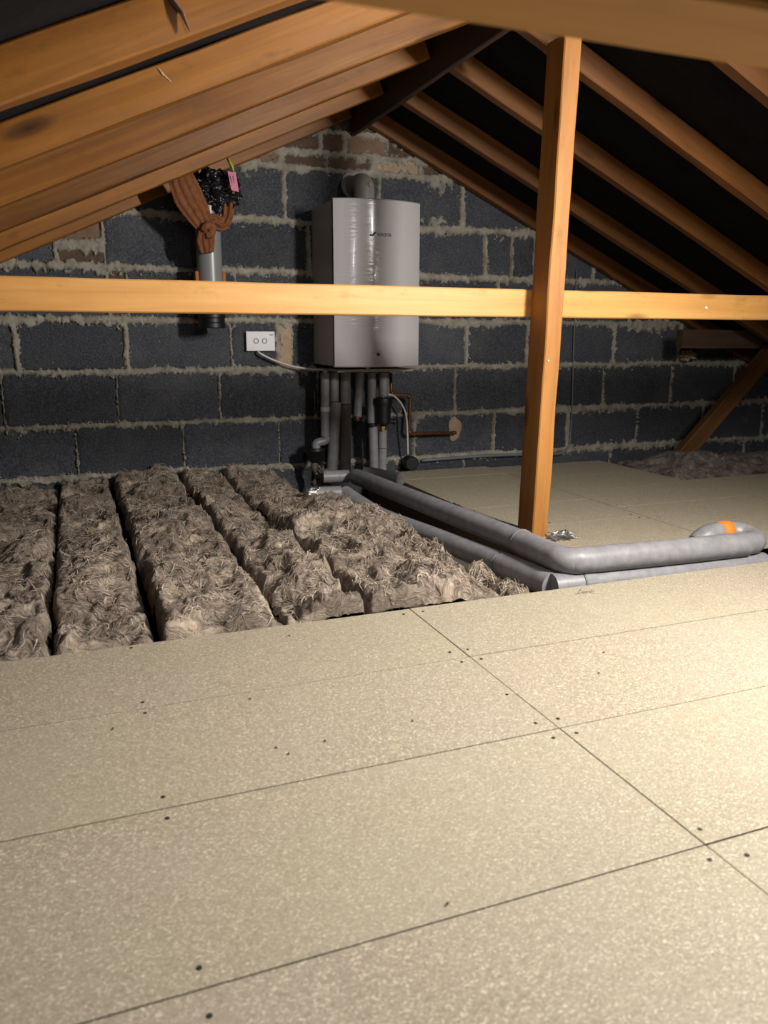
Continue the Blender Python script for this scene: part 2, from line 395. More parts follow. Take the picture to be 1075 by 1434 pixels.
# mortar relief: squeezed out of the joints and smeared over block edges
def mortar():
    st = .0048
    rk = np.random.RandomState(4)
    xs = np.arange(-1.3, 4.2, st); zs = np.arange(-.12, 1.62, st)
    X, Zz = np.meshgrid(xs, zs, indexing='ij')
    wx = X + .010 * (fbm(X * 9, Zz * 9 + 40) - .5); wz = Zz + .016 * (fbm(X * 6 + 30, Zz * 6) - .5)
    D = np.zeros_like(X); low = np.zeros_like(X)
    for (x0, x1, z0, z1, k) in rects:
        m = (wx >= x0) & (wx < x1) & (wz >= z0) & (wz < z1)
        # some upright joints are full of mortar, most are thin and dark
        jf = [1.9 if (math.sin(q * 57.3 + z0 * 91) > .35) else 3.0 for q in (x0, x1)]; jo = [0 if q < 2 else .008 for q in jf]
        dh = np.minimum((wx - x0) * jf[0] + jo[0], (x1 - wx) * jf[1] + jo[1]); dv0 = wz - z0; dv1 = z1 - wz
        d = np.minimum(dh, np.minimum(dv0 * 1.5, dv1))
        D = np.where(m, d, D)
    fine = fbm(X * 55, Zz * 38, 4); lo = fbm(X * 5 + 7, Zz * 5 + 3, 3)
    drip = fbm(X * 90, Zz * 14, 3)
    jag = fbm(X * 150, Zz * 110, 3)
    wdt = .0030 + .085 * np.clip(jag - .52, 0, 1) + .030 * np.clip(lo - .38, 0, 1) + .040 * np.clip(fine - .48, 0, 1) + .02 * np.clip(drip - .5, 0, 1)
    for (px, pz, rx, rz, am) in ((1.70, 1.30, .07, .13, .10), (1.66, 1.18, .10, .05, .07), (2.04, 1.05, .03, .12, .05), (2.05, .60, .10, .05, .05), (.62, .50, .12, .03, .03),
                                 (.92, .62, .05, .12, .03), (2.20, .50, .20, .04, .02), (.55, 1.12, .12, .03, .03), (3.05, .68, .10, .06, .06), (2.95, .60, .16, .10, .035), (2.35, 1.05, .2, .08, .05),
                                 (.76, 1.35, .06, .08, .08), (1.60, .22, .03, .08, .05), (.0, .93, .25, .05, .05), (-.15, .7, .3, .03, .03), (1.45, 1.45, .2, .1, .03), (3.2, .1, .35, .05, .03)):
        g = np.exp(-((X - px) / rx) ** 2 - ((Zz - pz) / rz) ** 2); wdt = wdt + am * g * np.clip((fine - .40) * 2.2, 0, 1)
    lift = (D - wdt) * 1.3
    Y = YB - .0045 + np.clip(lift, -.007, .028) - .004 * (fine - .5) + np.where(lift < 0, -.002 * fbm(X * 140, Zz * 140, 2), 0)
    keep = (Zz < 1.02 + .45 * X + FELT - .03) & (Zz < 2.17 - .455 * X + FELT - .03)
    nz = len(zs); idx = np.arange(X.size).reshape(X.shape)
    k4 = keep[:-1, :-1] & keep[1:, :-1] & keep[:-1, 1:] & keep[1:, 1:]
    near = (np.minimum(np.minimum(lift[:-1, :-1], lift[1:, :-1]), np.minimum(lift[:-1, 1:], lift[1:, 1:])) < .02)
    k4 &= near
    F = np.stack([idx[:-1, :-1][k4], idx[1:, :-1][k4], idx[1:, 1:][k4], idx[:-1, 1:][k4]], 1)
    V = np.stack([X.ravel(), Y.ravel(), Zz.ravel()], 1)
    used, inv = np.unique(F, return_inverse=True); V = V[used]; F = inv.reshape(F.shape)
    o = new_mesh_obj('mortar', V.tolist(), F.tolist(), M['mortar'], wb, True); o['kind'] = 'stuff'
mortar()

# ------------------------------------------------------------------ timber
def timber(name, p0, p1, wd, dp, upv, mat, wob=.0012, parent=None):
    """plank from p0 to p1 (centre of its bottom face), wd wide, dp deep towards upv; local X runs along the grain"""
    p0 = Vector(p0); p1 = Vector(p1); ax = (p1 - p0); L = ax.length; ax.normalize()
    upv = Vector(upv); upv = (upv - ax * upv.dot(ax)).normalized(); sd = upv.cross(ax)
    b = min(.0035, wd * .12); n = max(4, int(L / .07))
    prof = [(-wd / 2 + b, 0), (wd / 2 - b, 0), (wd / 2, b), (wd / 2, dp - b), (wd / 2 - b, dp), (-wd / 2 + b, dp), (-wd / 2, dp - b), (-wd / 2, b)]
    V = []; F = []; sx = random.random() * 50
    for i in range(n + 1):
        x = L * i / n
        for (y, z) in prof:
            V.append((x, y + wob * 2 * mn.noise(Vector((x * 5 + sx, y * 20, z * 20))), z + wob * 2 * mn.noise(Vector((x * 5 + sx, y * 20 + 9, z * 20)))))
    for i in range(n):
        for k in range(8): F.append((i * 8 + k, (i + 1) * 8 + k, (i + 1) * 8 + (k + 1) % 8, i * 8 + (k + 1) % 8))
    F.append(tuple(range(8))); F.append(tuple(n * 8 + k for k in range(8))[::-1])
    me = bpy.data.meshes.new(name); me.from_pydata(V, [], F); me.materials.append(mat); me.update()
    o = bpy.data.objects.new(name, me); COL.objects.link(o)
    o.matrix_world = Matrix(((ax.x, sd.x, upv.x, p0.x), (ax.y, sd.y, upv.y, p0.y), (ax.z, sd.z, upv.z, p0.z), (0, 0, 0, 1)))
    o['grain'] = 1; del o['grain']
    return o
nL = Vector((-.45, 0, 1)).normalized(); nR = Vector((.455, 0, 1)).normalized()
RD = .076
orderL = {3.25: 'second', 2.81: 'third', 2.37: 'fourth', 1.93: 'fifth', 1.49: 'sixth', 1.05: 'seventh', .61: 'eighth', .17: 'ninth', 3.64: 'first'}
descL = {3.64: 'dim brown roof rafter tight against the block gable wall, left slope', 3.25: 'brown rafter on the left slope, next after the one against the gable wall',
         2.81: 'brown rafter on the left slope, third counted from the gable wall', 2.37: 'orange-brown rafter on the left slope, joined by the long pale tie beam',
         1.93: 'golden rafter on the left slope, knotty face with a pale scratch, thin lit underside', 1.49: 'wide orange rafter at upper left with a splinter hanging from it',
         1.05: 'rafter corner at the extreme top left of the photo'}
descR = {3.64: 'dark brown rafter on the right slope lying along the top of the gable wall', 3.25: 'brown rafter on the right slope, second counted from the gable wall',
         2.81: 'brown rafter on the right slope with a pale knot, passing behind the upright post', 2.37: 'thick reddish-brown rafter on the right slope starting beside the top of the post',
         1.93: 'short length of reddish rafter in the upper right corner under the blurred collar beam'}
for yb in (3.64, 3.25, 2.81, 2.37, 1.93, 1.49, 1.05, .61, .17):
    yc = yb - .0225; lx = -2.45; x1 = RX - .02
    o = timber('rafter', (lx, yc, zl(lx)), (x1, yc, zl(x1)), .045, RD, nL, M['rafter'])
    tag(o, descL.get(yb, 'rafter of the left slope overhead near the camera, %s from the gable' % orderL[yb]), 'rafter', 'left slope rafters')
    rx = 4.95; x0 = RX + .02
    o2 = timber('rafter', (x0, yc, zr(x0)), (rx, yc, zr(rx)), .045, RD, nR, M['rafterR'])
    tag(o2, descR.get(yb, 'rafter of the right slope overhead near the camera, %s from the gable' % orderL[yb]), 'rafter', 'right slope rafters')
    if yb == 1.49:      # hanging splinter at the upper left rafter
        MBs = MB().tube([(.20, yc - .023, 1.17), (.215, yc - .03, 1.15), (.225, yc - .032, 1.125)], [.006, .004, .001], 6)
        s = MBs.build('splinter', M['dark']); s.parent = o; s.matrix_parent_inverse = o.matrix_world.inverted()
o = timber('ridge_board', (RX, YF + .02, 1.517), (RX, YB - .01, 1.517), .024, .13, (0, 0, 1), M['ridge']); tag(o, 'dark ridge board running along the roof apex towards the gable', 'beam')
sc_ = MB().tube([at(221, 95, 1, 1.884), at(228, 104, 1, 1.884), at(240, 115, 1, 1.884)], [.0015, .0025, .0008], 5).build('scratch', M['patch'])
ro = [q for q in bpy.data.objects if 'pale scratch' in str(q.get('label', ''))][0]
sc_.parent = ro; sc_.matrix_parent_inverse = ro.matrix_world.inverted()
# tie beam, post, collar
o = timber('tie_beam', (-.62, 2.302, .706), (3.10, 2.302, .704), .044, .086, (0, 0, 1), M['pale'], .0008)
tag(o, 'long pale planed tie beam crossing the whole picture in front of the boiler', 'beam')
def nail(p, d, par, r=.0055):
    n = MB().tube([Vector(p), Vector(p) + Vector(d) * .003], r, 8).build('nail', M['white']); n.parent = par; n.matrix_parent_inverse = par.matrix_world.inverted()
nail(at(988, 431, 1, 2.2795), (0, -1, 0), o)
post = MB()
pt, pb = 1.55, 0.0
def pring(z, t):
    xl = 1.374 + .036 * t; return [(xl, 2.18, z), (xl + .058, 2.18, z), (xl + .058, 2.278, z), (xl, 2.278, z)]
Lp = math.hypot(pt - pb, .036)
o = timber('upright_post', (1.403, 2.229, .0), (1.441, 2.229, 1.50), .098, .058, (1, 0, 0), M['postwood'], .0014)
o.location.x -= .029
tag(o, 'upright sawn timber post standing on the deck in front of the tie beam', 'post')
for q in ((778, 505),): nail(at(q[0], q[1], 1, 2.179), (0, -1, 0), o, .003)
o = timber('collar_beam', (-.50, .475, .846), (3.0, .475, .856), .09, .047, (0, 0, 1), M['collar'])
tag(o, 'blurred collar beam crossing the top of the photo close to the camera', 'beam')
# right-hand timbers
bL = at(955, 476, 1, 3.4)
o = timber('horizontal_tie', (2.98, 3.40, .582), (4.2, 3.40, .575), .045, .097, (0, 0, 1), M['dark'])
tag(o, 'short dark brown horizontal timber at the right under the rafters, with cut end', 'beam')
a = at(982, 655, 1, 3.34); a.z = -.14; a = Vector((3.02, 3.34, -.02)); b = Vector((3.60, 3.34, .55))
o = timber('diagonal_strut', a, b, .05, .085, (-1, 0, 1), M['dark']); o.data.materials[0] = M['strut']
tag(o, 'diagonal brown strut rising to the right from the insulation by the gable', 'strut')
o = timber('roof_purlin', (4.0, YF + .05, .22), (4.0, YB - .02, .22), .06, .11, (0, 0, 1), M['dark']); tag(o, 'dark purlin low under the right slope beyond the strut', 'beam')

# ------------------------------------------------------------------ joists and decks
for i, (x, y1, lab) in enumerate(((-1.16, 3.6, 'floor joist hidden under the left insulation edge'), (-.52, 3.6, 'floor joist left of the first insulation batts'), (.08, 3.6, 'floor joist under the seam of the left batts'),
                  (.72, 3.6, 'floor joist below the long seam of the front deck'), (1.352, 3.6, 'dark floor joist edge exposed along the rear deck beside the pipes'), (1.95, 3.6, 'floor joist below the middle of the rear deck'),
                  (2.57, 3.6, 'floor joist below the right edge of the rear deck'), (3.18, 3.6, 'floor joist under the insulation by the strut'), (3.8, 3.6, 'floor joist at the far right eaves'))):
    o = timber('floor_joist', (x, YF + .05, -.149), (x, y1, -.149), .048, .130, (0, 0, 1), M['dark']); tag(o, lab, 'joist', 'floor joists')
BT = .018
boards = []
def board(x0, x1, y0, y1, dz=0):
    g = .0013
    m = MB().box((x0 + g, y0 + g, -BT + dz), (x1 - g, y1 - g, dz))
    o = m.build('floorboard', M['chip'], floor, False, ((x0 + x1) / 2, (y0 + y1) / 2, 0)); boards.append((x0, x1, y0, y1, o)); return o
rows = [1.692, 1.374, 1.045, .706, .375, .045, -.285, -.615, -.945, -1.275, -1.605, -1.935]
random.seed(5)
for ci, (x0, x1) in enumerate(((-1.71, -.492), (-.492, .728), (.728, 1.948), (1.948, 3.168))):
    for a, b in zip(rows[:-1], rows[1:]):
        board(x0, x1, b, a, random.uniform(-.0006, .0004))
frows = [1.855, 1.995, 2.325, 2.655, 2.945, 3.24, 3.53]
for (x0, x1, top, rr) in ((1.374, 1.932, 3.55, [1.855, 1.995, 2.325, 2.655, 2.985, 3.315, 3.53]), (1.932, 2.592, 3.50, [1.855, 2.15, 2.48, 2.81, 3.14, 3.49]), (2.592, 3.3, 2.9, [1.855, 2.15, 2.48, 2.86])):
    for a, b in zip(rr[:-1], rr[1:]): board(x0, x1, a, b, random.uniform(-.0005, .0003))
# screws in the boards
def screw(x, y):
    for (x0, x1, y0, y1, bo) in boards:
        if x0 < x < x1 and y0 < y < y1:
            m = MB().lathe((x, y, -.001), (0, 0, 1), [(0, .0034), (.0016, .0034), (.0019, .0028), (.0012, .0012)], 8)
            m.build('screw', M['hole'], bo, False, (x, y, 0)); return
for x, y in ((.08, 1.675), (.08, 1.40), (.08, 1.355), (.7, 1.41), (.742, 1.41), (.745, 1.355), (.70, 1.355), (.70, 1.075), (.745, 1.075), (.70, 1.02), (.745, 1.02), (.71, 1.19), (.08, 1.075), (.08, 1.02),
             (.745, .735), (.71, .68), (.762, .67), (.08, .67), (.08, .735), (.70, 1.66), (.75, 1.66), (1.93, 1.4), (1.93, 1.35), (1.9, 2.30), (1.9, 2.35), (1.55, 2.35), (1.39, 2.62), (1.96, 2.45), (1.96, 2.51), (1.90, 2.68)):
    screw(x, y)
random.seed(11)
# crumbs on the deck
CRL = ['nearest the left edge of the photo', 'lone one below the seam in the centre', 'left one of a close pair left of centre', 'right one of a close pair left of centre', 'farthest one on the right-hand boards',
       'in front of the farthest on the right', 'nearest the camera, between two long cross seams', 'just right of the close pair', 'left of centre, just behind the close pair', 'front of the middle joint']
for i, (px, py) in enumerate(((158, 1021), (577, 1010), (386, 1048), (404, 1056), (845, 914), (838, 943), (626, 1267), (455, 1038), (350, 979), (405, 891))):
    p = at(px, py, 2, 0.0); an = random.random() * 3
    d = Vector((math.cos(an), math.sin(an), 0)) * .0035
    o = MB().tube([p - d + Vector((0, 0, .001)), p + Vector((0, 0, .0022)), p + d + Vector((.001, 0, .001))], [.0006, .0013, .0005], 5).build('wood_crumb', M['hole'], None, True, p)
    tag(o, 'tiny dark crumb on the chipboard deck, ' + CRL[i], 'crumb', 'dark crumbs on the deck')

# ------------------------------------------------------------------ insulation
def batt(x0, x1, y0, y1, z0, amp, label, group, tilt=0, st=.0065, seed=0, zb=-.019, fib='fib', nf=3500, edge=.022, mat='wool', peak=None):
    rs = np.random.RandomState(seed)
    xs = np.arange(x0, x1 + st / 2, st); ys = np.arange(y0, y1 + st / 2, st)
    X, Y = np.meshgrid(xs, ys, indexing='ij')
    def H(X, Y):
        wxx = X + .06 * (fbm(X * 7 + 3, Y * 7 + 1, 3) - .5) * 2; wy = Y + .06 * (fbm(X * 7 + 31, Y * 7 + 11, 3) - .5) * 2
        big = fbm(wxx * 7 + seed, wy * 6, 3) - .5
        mid = 1 - np.abs(fbm(wxx * 18, wy * 14 + seed, 3) - .5) * 4
        fin = 1 - np.abs(fbm(wxx * 60 + 5, wy * 30, 3) - .5) * 4
        h = z0 + amp * (big * 1.8 + .34 * mid + .17 * fin) + tilt * (Y - y0)
        wob0 = .012 * (fbm(Y * 9 + seed, Y * 0 + 2.2, 3) - .5) * 2; wob1 = .012 * (fbm(Y * 9 + seed + 50, Y * 0 + 7.2, 3) - .5) * 2
        e = np.minimum(np.minimum(X - x0 - wob0 - .002, x1 - X - wob1 - .002), np.minimum(Y - y0 + .001, y1 - Y))
        h = h + .05 * np.clip((Y - 3.35) / .25, 0, 1) * (fbm(X * 9 + seed, Y * 9, 3) > 0) * fbm(X * 9 + seed, Y * 0, 3) * (zb > -.03)
        t = np.clip(e / edge, 0, 1); t = np.sqrt(1 - (1 - t) ** 2)
        if peak is not None:
            h = h + 0 if peak is None else h + peak[2] * np.exp(-((X - peak[0]) / .13) ** 2 - ((Y - peak[1]) / .16) ** 2)
        return zb + (h - zb) * t, t
    Zh, T = H(X, Y); ny = len(ys)
    # shove the surface sideways a little so lumps overhang
    sx = .010 * (fbm(X * 30, Y * 30 + 77, 2) - .5) * 2 * T; sy = .012 * (fbm(X * 30 + 55, Y * 30, 2) - .5) * 2 * T
    V = np.stack([(X + sx).ravel(), (Y + sy).ravel(), Zh.ravel()], 1)
    idx = np.arange(X.size).reshape(X.shape)
    k = (T[:-1, :-1] > 0) | (T[1:, 1:] > 0)
    F = np.stack([idx[:-1, :-1][k], idx[1:, :-1][k], idx[1:, 1:][k], idx[:-1, 1:][k]], 1)
    e = empty('insulation_batt', ((x0 + x1) / 2, (y0 + y1) / 2, zb), label, 'insulation', group)
    used, inv = np.unique(F, return_inverse=True)
    new_mesh_obj('wool_body', V[used].tolist(), inv.reshape(F.shape).tolist(), M[mat], e, True)
    # loose fibres
    n = int(nf * .30); fx = rs.uniform(x0 + .01, x1 - .01, n); fy = rs.uniform(y0, y1, n)
    Vf = []; Ff = []
    ln = rs.uniform(.02, .065, n) * (.6 + .8 * (rs.rand(n) < .25)); wd = rs.uniform(.0004, .0013, n)
    px, py = fx.copy(), fy.copy(); pts = []
    an0 = fbm(fx * 6 + 3, fy * 6, 2) * 10 + rs.uniform(-.5, .5, n) + np.where(rs.rand(n) < .5, 0, math.pi)
    K = 5; lift = rs.uniform(.0, .007, n); lend = np.where(rs.rand(n) < .12, rs.uniform(.004, .022, n), 0)
    for s_ in range(K):
        hz, tt = H(px, py); 
        pts.append((px.copy(), py.copy(), hz + .002 + lift * math.sin(math.pi * s_ / (K - 1)) + lend * (s_ / (K - 1)) ** 2, tt))
        an = an0 + (fbm(px * 14, py * 14 + 5, 2) - .5) * 9
        px = px + np.cos(an) * ln / (K - 1); py = py + np.sin(an) * ln / (K - 1) * 1.0
        last = an
    for i in range(n):
        if pts[0][3][i] < .25 or pts[-1][3][i] < .1: continue
        b = len(Vf)
        dx = pts[-1][0][i] - pts[0][0][i]; dy = pts[-1][1][i] - pts[0][1][i]; L = math.hypot(dx, dy) or 1
        ox, oy = -dy / L * wd[i], dx / L * wd[i]
        for s_ in range(K):
            f = 1 - (s_ / (K - 1) * 2 - 1) ** 2 * .85
            x, y, z = pts[s_][0][i], pts[s_][1][i], pts[s_][2][i]
            Vf.append((x + ox * f, y + oy * f, z)); Vf.append((x - ox * f, y - oy * f, z + .0008))
        for s_ in range(K - 1): Ff.append((b + 2 * s_, b + 2 * s_ + 1, b + 2 * s_ + 3, b + 2 * s_ + 2))
    fo = new_mesh_obj('loose_fibres', Vf, Ff, M[fib], e, True); fo['kind'] = 'stuff'
    return e
G1 = 'mineral wool batts left of the pipes'
batt(-.62, -.079, 1.70, 3.60, .006, .050, 'brown mineral wool batt at the left edge of the photo', G1, -.012, seed=3, nf=6500)
batt(-.076, .132, 1.70, 3.62, .010, .048, 'narrow brown wool batt, second from the left, between two dark gaps', G1, -.004, seed=9, nf=5500)
batt(.146, .420, 1.70, 3.62, .012, .052, 'wide dark-fronted wool batt right of the widest dark gap', G1, -.002, seed=14, nf=7000)
batt(.424, .618, 1.70, 3.60, .016, .052, 'pale-topped wool batt in the middle of the insulation', G1, -.002, seed=21, nf=5500)
batt(.622, .985, 1.70, 2.62, .016, .058, 'rumpled wool batt right of centre with torn edge beside the pipes', G1, .004, seed=27, nf=8000, peak=(.88, 2.42, .03))
batt(.622, .93, 2.625, 3.02, .022, .046, 'torn wool piece with a raised corner near the foil-taped pipe', G1, .0, seed=28, nf=3500, peak=(.87, 2.72, .035))
batt(.622, .86, 3.025, 3.60, .010, .040, 'dark wool batt against the wall below the cable outlet', G1, -.002, seed=29, nf=3000)
batt(.992, 1.11, 1.70, 2.00, -.025, .05, 'small torn tuft of wool at the foot of the pipe elbow', G1, 0, seed=33, nf=1800, zb=-.12, edge=.05)
batt(.99, 1.06, 2.01, 2.35, -.05, .05, 'low strip of wool sunk in the dark trough beside the pipes', G1, 0, seed=35, nf=900, zb=-.14, edge=.04)
batt(2.60, 4.1, 2.93, 3.62, -.012, .055, 'dusty grey-brown wool heaped around the foot of the strut', 'insulation by the right eaves', -.0, seed=41, nf=14000, fib='fibd', edge=.28, peak=(3.02, 3.3, .05), mat='wooldust', zb=-.13)
batt(3.33, 4.3, 1.4, 2.93, -.018, .05, 'dusty wool beyond the right end of the rear deck', 'insulation by the right eaves', 0, seed=43, nf=2500, fib='fibd', st=.012, mat='wooldust')

# ------------------------------------------------------------------ boiler
bo = empty('wall_boiler', (1.265, 3.65, .51), 'white wall-hung gas boiler with curved front on the block gable wall', 'boiler')
BX0, BX1, BYF, BZ0, BZ1 = 1.072, 1.464, 3.325, .512, 1.20
MB().box((BX0, BYF + .004, BZ0 + .004), (BX1, 3.644, BZ1 - .004), .004).build('casing', M['side'], bo)
SAG = .050
def fpanel():
    V = []; F = []; n = 28
    zs = [BZ0, BZ0 + .004, BZ1 - .005, BZ1]
    R = ((BX1 - BX0) ** 2 / 4 + SAG ** 2) / (2 * SAG)
    xc = (BX0 + BX1) / 2
    def yy(x): return BYF - (math.sqrt(R * R - (x - xc) ** 2) - (R - SAG))
    for j, z in enumerate(zs):
        for i in range(n + 1):
            x = BX0 + (BX1 - BX0) * i / n
            V.append((x, yy(x) + (.004 if j in (0, 3) else 0), z))
    for j in range(3):
        for i in range(n): a = j * (n + 1) + i; F.append((a, a + 1, a + n + 2, a + n + 1))
    b = len(V)
    for z in (BZ0, BZ1):
        V.append((BX0, BYF + .02, z)); V.append((BX1, BYF + .02, z))
    F.append(tuple([b, b + 1] + [i for i in range(n, -1, -1)])); F.append(tuple([b + 3, b + 2] + [3 * (n + 1) + i for i in range(n + 1)]))
    F.append((b, 0, n + 1, 2 * (n + 1), 3 * (n + 1), b + 2)); F.append((n, b + 1, b + 3, 4 * (n + 1) - 1, 3 * (n + 1) - 1, 2 * (n + 1) - 1))
    o = new_mesh_obj('front_panel', V, F, M['enamel'], bo); auto_smooth(o, 30); return yy
YY = fpanel()
# logo
def text(body, size, mat, parent, p, sx=1.0):
    cu = bpy.data.curves.new('t', 'FONT'); cu.body = body; cu.size = size; cu.extrude = .0003; cu.align_x = 'LEFT'; cu.space_character = 1.02; cu.offset = size * .02
    to = bpy.data.objects.new('t', cu); COL.objects.link(to); dg = bpy.context.evaluated_depsgraph_get()
    me = bpy.data.meshes.new_from_object(to.evaluated_get(dg)); bpy.data.objects.remove(to)
    V = []
    for v in me.vertices:
        x = p[0] + v.co.x * sx; V.append((x, YY(x) - .0006 - v.co.z, p[2] + v.co.y))
    F = [list(q.vertices) for q in me.polygons]; bpy.data.meshes.remove(me)
    return V, F
m = MB()
V, F = text('WORCESTER', .0165, M['ink'], bo, (1.248, 0, 1.052), .66); m.add(V, F)
xa = 1.217
for (x0, z0, x1, z1, x2, z2, x3, z3) in ((1.218, 1.050, 1.230, 1.050, 1.246, 1.068, 1.236, 1.068), (1.214, 1.056, 1.218, 1.050, 1.226, 1.052, 1.222, 1.060)):
    P = [(x0, z0), (x1, z1), (x2, z2), (x3, z3)]
    m.add([(x, YY(x) - .0008, z) for x, z in P], [(0, 1, 2, 3)])
m.build('logo', M['ink'], bo)
# dial badge
m = MB(); n = 24; V = []; F = []
xc, zc = 1.252, .565
for k in range(n):
    a = 2 * math.pi * k / n; x = xc + .026 * math.cos(a); V.append((x, YY(x) - .0012, zc + .010 * math.sin(a)))
V.append((xc, YY(xc) - .0035, zc)); F = [(k, (k + 1) % n, n) for k in range(n)]
m.add(V, F).build('control_badge', M['enamel'], bo, True)
MB().lathe((xc, YY(xc) - .003, zc), (0, -1, 0), [(0, .0075), (.003, .0075), (.0035, .006)], 16).build('control_button', M['ink'], bo)
m = MB().box((1.10, 3.38, .487), (1.46, 3.63, .500), .003).box((1.235, 3.372, .487), (1.25, 3.40, .512), .002).box((1.10, 3.37, .488), (1.46, 3.385, .500), .002)
for x in (1.13, 1.19, 1.255, 1.31, 1.37): m.lathe((x, 3.5, .47), (0, 0, 1), [(0, .010), (.02, .010)], 10)
m.build('pipe_bracket', M['bracket'], bo)
m = MB().lathe((1.276, 3.648, 1.312), (0, -1, 0), [(0, .062), (.008, .062), (.012, .052), (.014, .045)], 32); o = m.build('flue_collar', M['flue'], bo); auto_smooth(o)
m = MB().tube([(1.276, 3.64, 1.303), (1.276, 3.57, 1.303), (1.275, 3.535, 1.298), (1.273, 3.508, 1.283), (1.272, 3.50, 1.26), (1.272, 3.50, 1.19)], [.044, .044, .046, .046, .046, .046], 28, True, 5)
m.lathe((1.272, 3.50, 1.196), (0, 0, 1), [(0, .052), (.012, .052), (.014, .046)], 28)
o = m.build('flue_elbow', M['flue'], bo); auto_smooth(o, 40)
MB().lathe((1.285, 3.458, 1.285), (0, -1, .3), [(0, .011), (.006, .011), (.008, .007)], 14).build('flue_test_point', M['flue'], bo)

# ------------------------------------------------------------------ pipes under the boiler
def P5(px, py, y=3.5): return at(px, py, 1, y)
def lag(name, segs, label, extra=(), cat='pipe', mats=None, group='lagged pipes below the boiler'):
    """segs: list of (points, radius, material) foam lengths, each a part"""
    base = Vector(segs[-1][0][-1]); e = empty(name, base, label, cat, group)
    for s in segs:
        o = MB().tube(s[0], s[1], 20, True, s[3] if len(s) > 3 else 0).build('foam_sleeve', M[s[2]], e); auto_smooth(o, 45)
    return e
r = .0205
e = lag('lagged_pipe', [([P5(455, 523), P5(455, 570)], r, 'foam'), ([P5(455, 576), P5(455, 611)], r, 'foam'), ([P5(457, 611), P5(455, 617), P5(447, 619), P5(442.5, 622), P5(442.5, 630)], r * .98, 'foam', 4)],
        'leftmost grey lagged pipe below the boiler, with pale tape and a bent foot')
MB().tube([P5(455, 570), P5(455, 576)], r * 1.08, 20).build('tape_band', M['tape'], e)
MB().lathe(P5(455, 521), (0, 0, -1), [(-.01, .011), (.012, .011)], 12).build('compression_nut', M['bracket'], e)
e = empty('black_funnel', P5(441, 648), 'black funnel trap hanging under the bent end of the left pipe', 'funnel')
o = MB().lathe(P5(441, 627), (0, 0, -1), [(0, .046), (.012, .047), (.03, .036), (.05, .030), (.066, .022)], 20).build('funnel_cup', M['black'], e); auto_smooth(o)
MB().tube([P5(441, 648), P5(440, 654), P5(444, 664), P5(443, 672), P5(437, 680)], [.018, .016, .015, .014, .013], 12, True, 4).build('waste_tube', M['foamd'], e, True)
e = lag('lagged_pipe', [([P5(468, 522), P5(468, 562)], r, 'foam'), ([P5(470, 563), P5(468, 600), P5(464.5, 660)], r * 1.25, 'foam')], 'second grey lagged pipe below the boiler, its lower half leaning left')
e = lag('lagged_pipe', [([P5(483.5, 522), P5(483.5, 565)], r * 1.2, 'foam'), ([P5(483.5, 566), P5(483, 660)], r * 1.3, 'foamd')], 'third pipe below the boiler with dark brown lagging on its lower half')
e = lag('lagged_pipe', [([P5(504, 522), P5(500, 583)], r * 1.0, 'foam')], 'short grey lagged stub pipe ending in a copper cap')
MB().lathe(P5(499.5, 582), (0, 0, -1), [(0, .015), (.012, .016), (.024, .013), (.028, .004)], 14).build('copper_cap', M['copper'], e, True)
e = lag('lagged_pipe', [([P5(520, 522), P5(520, 593)], r, 'foam'), ([P5(522, 597), P5(523.5, 660)], r * 1.08, 'foam')], 'grey lagged pipe right of the copper-capped stub, with a black strap at mid height')
MB().tube([P5(520.5, 591.5), P5(521, 597.5)], r * 1.12, 18).build('strap', M['black'], e)
e = lag('lagged_pipe', [([P5(537, 522), P5(537, 555)], r * 1.1, 'foam'), ([P5(535.5, 602), P5(535.5, 627)], r * 1.02, 'foam'), ([P5(535.5, 628), P5(535, 658)], r * 1.0, 'foam')], 'rightmost lagged pipe below the boiler, passing through a black filter')
f = empty('system_filter', P5(536, 602, 3.47), 'black cylindrical system filter on the rightmost pipe', 'filter')
c = P5(536, 556, 3.47)
o = MB().lathe(c, (0, 0, -1), [(0, .012), (.001, .030), (.006, .044), (.022, .046), (.034, .044), (.036, .038), (.09, .036), (.118, .034), (.132, .022), (.135, .010)], 24).build('filter_body', M['black'], f); auto_smooth(o)
MB().lathe(P5(544, 590, 3.47), (1, 0, -.1), [(0, .010), (.02, .010), (.022, .014), (.032, .014)], 12).build('filter_valve', M['black'], f)
MB().lathe(P5(535.5, 553.5, 3.45), (0, 0, -1), [(0, .008), (.01, .008)], 10).build('bleed_cap', M['chrome'], f)
MB().lathe(P5(535.5, 597, 3.47), (0, 0, -1), [(0, .015), (.008, .015), (.010, .012), (.018, .012)], 6).build('brass_nut', M['brass'], f)
# copper pipe into the wall
e = empty('copper_pipe', P5(638, 607, 3.645), 'thin copper pipe stepping right from the boiler into the wall', 'pipe')
pts = [P5(547, 522, 3.58), P5(547.5, 549, 3.58), P5(550, 552.5, 3.58), P5(571, 553.5, 3.58), P5(574.5, 557, 3.58), P5(571.5, 603, 3.58), P5(575, 607, 3.58), P5(634, 606, 3.60), P5(637, 606, 3.62), P5(637, 606, 3.655)]
MB().tube(pts, .0075, 12).build('tube', M['copper'], e, True)
for q in (1, 3, 5, 7):
    a, b = pts[q], pts[q + 1]; d = (b - a).normalized()
    MB().tube([a - Vector((0, 0, 0)), b], .0098, 12).build('elbow_fitting', M['copper'], e, True)
